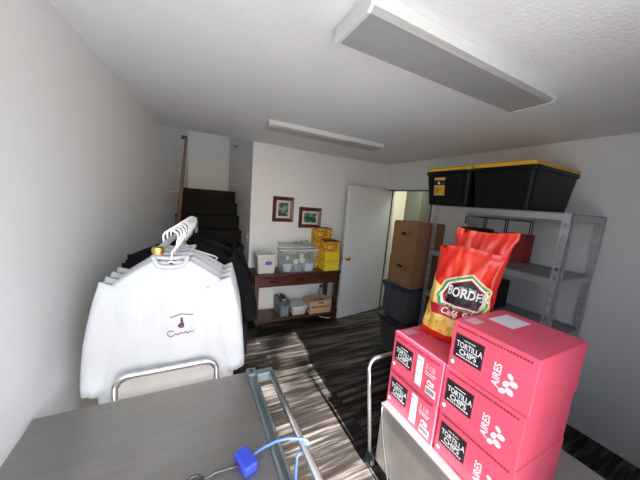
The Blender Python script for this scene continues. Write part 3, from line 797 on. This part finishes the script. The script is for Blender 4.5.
# ---------------------------------------------------------------- crisp bags
def make_bag(loc, rz, W, Hh, T, seed, label, lean=.0, detail=True):
    t = thing('tortilla_chip_bag', label, 'bag of crisps', loc, rz, 'red crisp bags on the cartons')
    rnd = random.Random(seed)
    off = Vector((seed * 3.1, seed * 1.7, 0))
    def surf(u, v, side, n=0.):
        # u -1..1 across, v 0..1 up, side +1 front
        pv = max(0., math.sin(PI * min(1, max(0, v * 1.03)) ** .75)) ** .55 if 0 < v < .97 else 0.
        pu = max(0., 1 - abs(u) ** 2.6) ** .6
        w = W * (1 - .10 * math.sin(PI * v) + (.05 if v > .93 else 0)) * (1 + .012 * math.sin(v * 37 + seed))
        cr = noise.noise(Vector((u * 2.2, v * 3.1, side * 4)) + off) * .022 + noise.noise(Vector((u * 5, v * 6, side * 9)) + off) * .013
        edge = noise.noise(Vector((u * 7, 0, side * .0)) + off) * .012 * max(0, (v - .8) / .2)
        th = T * pv * pu * (1 + .25 * (1 - v)) + cr * (.25 + pv * pu) * (1 if abs(u) < .999 else 0) + .0015
        x = -side * th + edge - .03 * max(0, v - .85) * 4 * math.sin(u * 2.1 + seed)
        x += lean * v
        return Vector((x - side * n, -u * W * .5 * (w / W) - .045 * v * v, v * Hh + .012 * math.sin(u * 2.2 + seed) * v))
    NU, NV = 30, 44
    b = bmesh.new()
    grids = {}
    for side in (1, -1):
        grids[side] = [[b.verts.new(surf(-1 + 2 * i / NU, j / NV, side)) for i in range(NU + 1)] for j in range(NV + 1)]
        g = grids[side]
        for j in range(NV):
            for i in range(NU): b.faces.new((g[j][i], g[j][i + 1], g[j + 1][i + 1], g[j + 1][i]))
    bmesh.ops.remove_doubles(b, verts=b.verts[:], dist=.0005)
    # close the rim between the two skins
    be = [e for e in b.edges if e.is_boundary]
    try: bmesh.ops.bridge_loops(b, edges=be)
    except Exception: pass
    for v in b.verts:
        if v.co.z < 0: v.co.z = 0
    obj('foil', b, 'bagred', t, smooth=True)
    def patch(name, poly, mat, n, rows=26, cols=16, parent=t):
        # convex outline in (u, v), followed over the foil
        vs = [p[1] for p in poly]; v0, v1 = min(vs), max(vs)
        def span(v):
            xs = []
            for (ua, va), (ub, vb) in zip(poly, poly[1:] + poly[:1]):
                if abs(va - vb) < 1e-9:
                    if abs(v - va) < 1e-6: xs += [ua, ub]
                elif min(va, vb) - 1e-9 <= v <= max(va, vb) + 1e-9: xs.append(ua + (ub - ua) * (v - va) / (vb - va))
            return min(xs), max(xs)
        bm = bmesh.new(); prev = None
        for j in range(rows + 1):
            v = v0 + (v1 - v0) * j / rows
            a, c = span(v)
            row = [bm.verts.new(surf(a + (c - a) * i / cols, v, 1, n)) for i in range(cols + 1)]
            if prev:
                for i in range(cols):
                    try: bm.faces.new((prev[i], prev[i + 1], row[i + 1], row[i]))
                    except ValueError: pass
            prev = row
        return obj(name, bm, mat, parent, smooth=True)
    def wtext(name, body, u, v, size, mat, n, sx=1., shear=0., bold=0., parent=t, wav=0.):
        vs, fs = text_polys(body, size, shear, bold, sx, 'CENTER')
        bm = bmesh.new()
        poly_to_bm(bm, vs, fs, lambda a, e: surf(u + a, v + e * W * .5 / Hh * 1.0 + wav * a, 1, n))
        return obj(name, bm, mat, parent)
    patch('chip_window', [(-.93, .10), (.93, .10), (.93, .36), (-.2, .50), (-.97, .66)], 'bagyellow', .0016, 30, 24)
    if detail:
        def hexa(s, cu=.46, cv=.56):
            q = [(-.78, -.05), (-.66, -.115), (.42, -.115), (.50, -.05), (.46, .06), (0, .145), (-.62, .06)]
            return [(cu + a * s, cv + e * s) for a, e in q]
        patch('emblem', hexa(1.50), 'baggold', .0030)
        patch('emblem', hexa(1.38), 'baggreen', .0040)
        patch('emblem', hexa(1.22), 'white', .0050)
        patch('emblem', hexa(1.10), 'bagred', .0058)
        k = patch('emblem', hexa(1.02), 'ink', .0068)
        patch('crimson_band', [(-.60, .295), (.95, .295), (.95, .400), (-.80, .400)], 'bagband', .0042)
        wtext('lettering', 'BORDER', .46, .530, .44, 'white', .0085, .82, 0, .012, k)
        wtext('lettering', 'ON THE', .44, .605, .16, 'white', .0085, 1., 0, 0, k)
        wtext('lettering', 'Café Style', .38, .318, .36, 'white', .0065, .95, .35, .006)
        bm = bmesh.new()
        for j in range(5):
            q = [(-.70 + .02 * j, .165 + .022 * j), (-.30 - .04 * (j % 2), .165 + .022 * j), (-.30 - .04 * (j % 2), .173 + .022 * j), (-.70 + .02 * j, .173 + .022 * j)]
            poly_to_bm(bm, q, [(0, 1, 2, 3)], lambda u, v: surf(u, v, 1, .0035))
        obj('small_print', bm, 'bagband', t)
    return t
bz = KZ + .0015 + 2 * BH
make_bag((1.335, .902, bz), .32, .305, .545, .058, 2, 'red crisp bag with black emblem standing on the far cartons', .03)
make_bag((1.478, .915, bz), .30, .30, .65, .036, 5, 'plain topped red crisp bag standing behind the emblem bag', .02, False)

# ---------------------------------------------------------------- left: flat steel cart
LZ = .868; LX0, LX1, LY0, LY1 = -.51, .258, .30, 1.195
lc = thing('steel_table_cart', 'grey steel topped cart with side rail, nearest the camera', 'cart', (0, 0, 0))
obj('cart_top', box(LX0, LX1, LY0, LY1, LZ - .02, LZ, .004), 'steel', lc)
obj('top_lip', box(LX1, LX1 + .012, LY0, LY1 + .004, LZ - .030, LZ + .004, .002), 'bluegrey', lc)
b = bmesh.new()
bx(b, LX1 + .030, LX1 + .034, LY0, LY1 - .02, LZ - .06, LZ - .002); bx(b, LX1 + .034, LX1 + .060, LY0, LY1 - .02, LZ - .06, LZ - .056)
obj('side_channel', b, 'bluegrey', lc, label='blue grey steel side channel')
b = bmesh.new()
bx(b, LX1 + .002, LX1 + .046, LY1 - .040, LY1 + .012, LZ - .05, LZ + .008, .003)
bx(b, LX1 + .040, LX1 + .122, LY1 - .062, LY1 - .022, LZ - .03, LZ + .016, .006)
obj('rail_bracket', b, 'bluegrey', lc)
obj('rail_bracket', box(LX1 + .002, LX1 + .127, LY0, LY0 + .04, LZ - .03, LZ + .016, .006), 'bluegrey', lc)
obj('bolt', tube(bmesh.new(), [(LX1 + .02, LY1 - .012, LZ + .008), (LX1 + .02, LY1 - .012, LZ + .014)], .007, 6), 'ink', lc)
obj('side_rail', tube(bmesh.new(), [(LX1 + .110, LY0 + .02, LZ + .004), (LX1 + .110, LY1 - .055, LZ + .004)], .0125, 14), 'chrome', lc, smooth=True, label='bright tubular side rail')
for x in (LX0 + .02, LX1 - .05):
    for y in (LY0 + .02, LY1 - .05):
        lg = obj('leg', box(x, x + .03, y, y + .03, .10, LZ - .02), 'bluegrey', lc)
        obj('caster', tube(bmesh.new(), [(x + .003, y + .015, .05), (x + .027, y + .015, .05)], .05, 16), 'rubber', lg)
obj('lower_shelf', box(LX0 + .01, LX1 - .01, LY0 + .01, LY1 - .01, .22, .24), 'steel', lc)

# blue tie-down with wire loop
ty = thing('tie_down_cord', 'blue cord and clip hooked over the cart rail', 'cord', (0, 0, 0))
b = loft(bmesh.new(), [rrect(.020, .036, .006, LZ + .002, cx=0, cy=0), rrect(.024, .040, .008, LZ + .008), rrect(.024, .040, .008, LZ + .030), rrect(.018, .034, .006, LZ + .036)])
for v in b.verts:
    if abs(v.co.y) < .028: v.co.x *= .80
bmesh.ops.rotate(b, verts=b.verts, cent=(0, 0, 0), matrix=Matrix.Rotation(.30, 3, 'Z'))
bmesh.ops.translate(b, verts=b.verts, vec=(.168, .728, 0))
obj('clip', b, 'blueplastic', ty, label='chunky blue plastic clip')
zr = LZ + .004
cord = [(.190, .738, LZ + .02), (.235, .750, LZ + .022), (.28, .752, LZ + .026), (.32, .742, LZ + .030), (LX1 + .110, .728, zr + .018)]
cord += arc((LX1 + .110, .722, zr), .0185, PI / 2 - .3, -PI / 2, 6, (1, 0, 0), (0, 0, 1)) + [(.345, .715, LZ - .03), (.338, .70, LZ - .09), (.335, .68, LZ - .25)]
obj('blue_cord', tube(bmesh.new(), cord, .0048, 8), 'bluecord', ty, smooth=True)
wire = [(.146, .724, LZ + .016), (.115, .730, LZ + .012), (.075, .735, LZ + .010), (.045, .728, LZ + .008)]
obj('wire_hook', tube(bmesh.new(), wire + arc((.015, .722, LZ + .008), .028, .3, 2 * PI + .9, 22, (1, 0, 0), (0, 1, 0)), .0045, 8), 'wire', ty, smooth=True)

# ---------------------------------------------------------------- folding chair between cart and garments
fc = thing('folding_chair', 'folded tube frame chair with pale back behind the cart', 'chair', (-.08, 1.262, 0))
zt = .925; hw = .205; rr = .05
b = bmesh.new()
pts = [(-hw, 0, .012), (-hw, 0, zt - rr)] + arc((-hw + rr, 0, zt - rr), rr, PI, PI / 2, 6)[1:] + arc((hw - rr, 0, zt - rr), rr, PI / 2, 0, 6) + [(hw, 0, .012)]
tube(b, pts, .0115, 12)
obj('tube_frame', b, 'chrome', fc, smooth=True)
b = loft(bmesh.new(), [[(x, y, z) for x, z in [(-hw + .014, .60), (hw - .014, .60), (hw - .014, zt - rr), (hw - .028, zt - .026), (hw - rr, zt - .014), (-hw + rr, zt - .014), (-hw + .028, zt - .026), (-hw + .014, zt - rr)]] for y in (-.006, .006)])
obj('backrest', b, 'chairpanel', fc)
obj('seat', box(-hw + .016, hw - .016, -.012, .012, .16, .54, .006), 'chairpanel', fc)
for s in (-1, 1): obj('leg', tube(bmesh.new(), [(s * (hw - .035), .018, .012), (s * (hw - .035), .018, .55)], .009, 10), 'chrome', fc, smooth=True)

# ---------------------------------------------------------------- garment rail, hangers, shirts
RZ = 1.515
def railx(y): return -.105 + (y - 1.08) * .118
gr = thing('garment_rack', 'metal garment rail holding white and black shirts', 'garment rack', (0, 0, 0))
obj('rail', tube(bmesh.new(), [(railx(1.10), 1.10, RZ), (railx(2.42), 2.42, RZ)], .012, 14), 'galv', gr, smooth=True)
obj('end_cap', lathe(bmesh.new(), [(.019, -.012), (.021, 0), (.019, .012)], (railx(1.10), 1.095, RZ)), 'brass', gr)
for y in (1.665, 2.40):
    x = railx(y)
    obj('upright', tube(bmesh.new(), [(x, y, .10), (x, y, RZ - .014)], .012, 10), 'galv', gr, smooth=True)
    ft = obj('foot', tube(bmesh.new(), [(x - .26, y, .10), (x + .26, y, .10)], .013, 10), 'galv', gr, smooth=True)
    for s in (-.26, .26): obj('caster', tube(bmesh.new(), [(x + s, y - .012, .045), (x + s, y + .012, .045)], .045, 14), 'rubber', ft)

def hanger(y, rz, label, tilt=0., dz=0.):
    x = railx(y)
    t = thing('clothes_hanger', label, 'hanger', (x, y, RZ), rz, 'white plastic hangers on the garment rail')
    R_ = .030
    hook = arc((0, 0, .012), R_, -.5, PI + .25, 12)
    # hook sits over the rail; the neck runs down from its one side
    hk = [(-R_ * .9, 0, -.015)] + list(reversed(hook)) + [(R_ * .75, 0, -.03), (.004, 0, -.06), (0, 0, -.102)]
    obj('hook', tube(bmesh.new(), hk, .0044, 8), 'hanger', t, smooth=True)
    c, s = math.cos(tilt), math.sin(tilt)
    def q(a, z): return (a * c - z * s, 0, -.102 + a * s + z * c)
    arms = [q(-.178, -.102), q(-.165, -.09), q(0, 0), q(.165, -.09), q(.178, -.102), q(.165, -.112), q(-.165, -.112)]
    obj('arms', tube(bmesh.new(), arms, .005, 8, closed=True), 'hanger', t, smooth=True)
    return t

def shirt(y, rz, mat, label, group, seed, long=False, hem=.72, half=.27, dx=0., T=.028, logo=False, spread=.6):
    """a polo hanging from its shoulders; local origin where its hanger meets the rail"""
    x = railx(y) + dx
    t = thing('polo_shirt', label, 'shirt', (x, y, RZ), rz, group)
    off = Vector((seed * 5.3, seed * 2.1, 0))
    zn, = (-.100,)
    def prof(v):
        # v 0 neck .. 1 hem -> (half width, z)
        z = zn + (hem - RZ - zn) * v
        dz = zn - z
        if dz < .115: w = .075 + (half * .86 - .075) * (dz / .115) ** .85
        else: w = half * .86 + (half * 1.04 - half * .86) * min(1, (dz - .115) / .45)
        return w, z
    NV, NU = 46, 28
    def pt(u, v, side):
        v2 = v ** 1.35
        w, z = prof(v2)
        f = noise.noise(Vector((u * 3.2, v2 * 1.2, side * 3)) + off) * .020 + noise.noise(Vector((u * 8, v2 * 1.6, side * 5)) + off) * .010
        tk = (T * (.35 + .65 * min(1, v2 * 5)) * max(0, 1 - abs(u) ** 4) ** .5 + f * min(1, v2 * 4 + .15) * (1 - abs(u) ** 6))
        return Vector((u * w, -side * max(tk, .009 * (1 - abs(u) ** 6) * min(1, v2 * 30 + .3) + .001), z - .02 * (abs(u) < .3) * (1 - abs(u) / .3) * (v2 < .02)))
    b = bmesh.new(); G = {}
    for side in (1, -1):
        g = [[b.verts.new(pt(-1 + 2 * i / NU, j / NV, side)) for i in range(NU + 1)] for j in range(NV + 1)]
        G[side] = g
        for j in range(NV):
            for i in range(NU): b.faces.new((g[j][i], g[j][i + 1], g[j + 1][i + 1], g[j + 1][i]))
    for j in range(NV):
        for i in (0, NU): b.faces.new((G[1][j][i], G[1][j + 1][i], G[-1][j + 1][i], G[-1][j][i]))
    for i in range(NU):
        for j in (NV,): b.faces.new((G[1][j][i], G[1][j][i + 1], G[-1][j][i + 1], G[-1][j][i]))
    obj('body', b, mat, t, smooth=True)
    L = .50 if long else .25
    for s in (-1, 1):
        b = bmesh.new(); loops = []
        a0 = Vector((s * half * .66, 0, zn - .115)); 
        d0 = Vector((s * ((spread if s > 0 else (.06 if spread > .5 else .34)) if long else .52), 0, -.86)).normalized()
        n = 14
        for k in range(n + 1):
            kk = k / n
            dd = (d0 * (1 - kk * .75) + Vector((s * .10, 0, -1)) * kk * .75).normalized()
            c = a0 + (d0 * kk + (Vector((s * .10, 0, -1)).normalized() - d0) * kk * kk * .5) * L
            pr_ = Vector((dd.z, 0, -dd.x)).normalized()
            wd = (.095 - .02 * kk) if not long else (.088 - .040 * kk)
            tk = T * 1.1 * (.55 + .45 * kk)
            loops.append([c + pr_ * (wd * math.cos(2 * PI * m / 16)) * (1 + .05 * noise.noise(Vector((kk * 6, m, seed)))) + Vector((0, 1, 0)) * ((tk + .012 * noise.noise(Vector((m * .9, kk * 4, seed * 2.)))) * math.sin(2 * PI * m / 16)) for m in range(16)])
        loft(b, loops)
        obj('sleeve', b, mat, t, smooth=True)
    b = bmesh.new()
    ring = []
    for k in range(17):
        a = 2 * PI * k / 16
        ring.append((.072 * math.cos(a), .022 * math.sin(a) - .004, zn + .008 + .012 * math.cos(a) ** 2 - (.03 if math.sin(a) < -.5 else 0)))
    tube(b, ring[:-1], .010, 8, closed=True)
    obj('collar', b, mat, t, smooth=True)
    if logo:
        def fp(u, v, n):
            best = pt(u / prof(v)[0], v ** (1 / 1.35), 1)
            return best + Vector((0, -n, 0))
        def vz(z): return (zn - z) / (zn - (hem - RZ))
        lx, lz = logo
        f2 = lambda a, e: fp(lx + a, vz(lz + e), .003)
        b = bmesh.new()
        poly_to_bm(b, *rect_uv(-.010, .010, -.020, .004), f2); poly_to_bm(b, *rect_uv(-.005, .005, .004, .020), f2)
        poly_to_bm(b, *rect_uv(-.016, -.010, -.012, .0), f2)
        g = obj('chest_logo', b, 'logo', t, label='small dark bottle emblem on the chest')
        obj('logo_accent', poly_to_bm(bmesh.new(), *disc_uv(0, .026, .006, 10), f2), 'logored', g)
        obj('logo_accent', poly_to_bm(bmesh.new(), *rect_uv(-.006, .006, -.014, -.006), lambda a, e: fp(lx + a, vz(lz + e), .0042)), 'logored', g)
        b = bmesh.new()
        for k in range(8): poly_to_bm(b, *rect_uv(-.046 + k * .012, -.037 + k * .012, .046 - .0012 * abs(k - 3.5) ** 1.4, .051 - .0012 * abs(k - 3.5) ** 1.4), f2)
        obj('logo_arc', b, 'logo', g)
        b = bmesh.new()
        sq = [(-.044 + .018 * math.cos(a) * .8, -.040 + .014 * math.sin(a)) for a in [PI * .25 + k * PI * 1.5 / 10 for k in range(11)]]
        sq += [(-.03 + k * .0055, -.046 + .006 * math.sin(k * 1.7)) for k in range(16)]
        tube(b, [fp(lx + a, vz(lz + e), .003) for a, e in sq], .0016, 5)
        obj('logo_script', b, 'logo', g)
    return t

GW, GB = 'white shirts on the garment rail', 'black shirts on the garment rail'
ys = [1.335, 1.418, 1.503, 1.590]
wl = ['white polo shirt with chest emblem, frontmost on the rail', 'white polo shirt second from front, right behind the emblem shirt', 'ivory shirt third from front on the rail', 'ivory shirt touching the black shirts on the rail']
for k, y in enumerate(ys):
    shirt(y, -.02 + .02 * k, 'shirtw' if k < 2 else 'shirtw2', wl[k], GW, k + 1, True, .60, .278 + .006 * k, 0., .027, (.045, -.40) if k == 0 else False, .34)
    hanger(y, -.02 + .02 * k, 'white plastic hanger carrying the ' + ('emblem shirt', 'second white shirt', 'third, ivory shirt', 'last ivory shirt')[k])
ys = [1.768, 1.85, 1.932, 2.014, 2.096]
bl = ['black long sleeved shirt first behind the white ones on the rail', 'black shirt second behind the white ones', 'black shirt in the middle of the black ones', 'charcoal shirt fourth of the dark ones', 'black long sleeved shirt farthest back on the rail']
for k, y in enumerate(ys):
    shirt(y, .02 * k, 'shirtb' if k != 3 else 'shirtn', bl[k], GB, k + 11, True, .50 if k != 3 else .42, .352 + .006 * k + (.045 if k == 3 else 0), 0., .026, False, .74 if k != 3 else .52)
    hanger(y, .02 * k, 'white plastic hanger carrying the ' + ('first black shirt', 'second black shirt', 'third black shirt', 'charcoal shirt', 'farthest black shirt')[k])
hanger(1.703, 0., 'empty tilted white hanger showing its arm over the black shirts', .14)

# ---------------------------------------------------------------- unseen tree, added to shade the shirts and dapple the floor
tr = thing('added_shade_tree', 'leafy tree added unseen behind the camera to shade and dapple', 'tree', (-1.3, -5.8, -.04))
obj('added_tree_trunk', tube(bmesh.new(), [(0, 0, 0), (.05, 0, 1.6), (-.05, .1, 3.2), (.1, 0, 5.6)], [.16, .13, .10, .05], 10), 'added_tree_bark', tr, smooth=True)
b = bmesh.new(); rnd = random.Random(21)
def leaf(c):
    dv = Vector((rnd.uniform(-1, 1), rnd.uniform(-1, 1), rnd.uniform(-1, .3))).normalized()
    sv = dv.orthogonal().normalized(); s = rnd.uniform(.10, .2)
    v = [b.verts.new(p) for p in (c, c + dv * s * .5 + sv * s * .26, c + dv * s, c + dv * s * .5 - sv * s * .26)]
    b.faces.new(v)
for k in range(TREE_DENSE): leaf(Vector((rnd.uniform(-.55, 1.22), rnd.uniform(-1.0, 1.25), 6.0 + rnd.uniform(-.35, .35))))  # dense crown placed to keep the sun off the shirts
for k in range(TREE_LIGHT): leaf(Vector((rnd.uniform(1.1, 2.0), rnd.gauss(.55, .42), 6.0 + rnd.uniform(-.3, .3))))
obj('foliage', b, 'green', tr)

# ---------------------------------------------------------------- light
w = bpy.data.worlds.new('World'); SC.world = w; w.use_nodes = True
nt = w.node_tree
bg = nt.nodes['Background']
sky = nt.nodes.new('ShaderNodeTexSky'); sky.sky_type = 'NISHITA'; sky.sun_disc = False
sky.sun_elevation = math.radians(37); sky.sun_rotation = math.radians(180); sky.air_density = 1.; sky.dust_density = 1.2; sky.ozone_density = 1.
nt.links.new(sky.outputs[0], bg.inputs['Color']); bg.inputs['Strength'].default_value = .30
def lamp(name, kind, loc, energy, **kw):
    l = bpy.data.lights.new(name, kind); l.energy = energy
    for k, v in kw.items(): setattr(l, k, v)
    o = bpy.data.objects.new(name, l); COL.objects.link(o); o.location = loc
    return o
el, az = math.radians(37), math.radians(3)
sd = Vector((math.sin(az) * math.cos(el), math.cos(az) * math.cos(el), -math.sin(el)))
s = lamp('sun', 'SUN', (0, -5, 6), 19.0, angle=math.radians(1.0), color=(.98, .985, 1))
s.rotation_euler = sd.to_track_quat('-Z', 'Y').to_euler()
lamp('stairwell_fill', 'POINT', (.62, 4.6, 3.9), 2.2, shadow_soft_size=.12, color=(.93, .97, 1))  # added point light, standing in for daylight from upstairs
lamp('next_room_fill', 'AREA', (3.55, 3.2, 2.40), 9, size=.5, color=(1, .97, .85))  # unseen area light added to brighten the cream wall

# ---------------------------------------------------------------- camera
cd = bpy.data.cameras.new('camera'); cam = bpy.data.objects.new('camera', cd); COL.objects.link(cam)
F = 258.274
cd.sensor_fit = 'HORIZONTAL'; cd.sensor_width = 36; cd.lens = F * 36 / 640; cd.clip_start = .02
r = Vector((0.8924062676893084, -0.4440860769205144, 0.07999130999168227))
u = Vector((-0.005134631242114079, 0.1672673729800871, 0.9858982003728113))
f = Vector((0.45120360033010143, 0.8802324591956874, -0.14699023378261103))
m = Matrix(((r.x, u.x, -f.x, 0), (r.y, u.y, -f.y, 0), (r.z, u.z, -f.z, 1.74), (0, 0, 0, 1)))
cam.matrix_world = m
SC.camera = cam
vs = SC.view_settings
vs.view_transform = 'Standard'; vs.look = 'None'; vs.exposure = 1.22; vs.gamma = 1.; vs.use_curve_mapping = False
SC.cycles.use_denoising = True
SC.cycles.max_bounces = 10; SC.cycles.diffuse_bounces = 6; SC.cycles.transparent_max_bounces = 16
SC.cycles.sample_clamp_indirect = 8
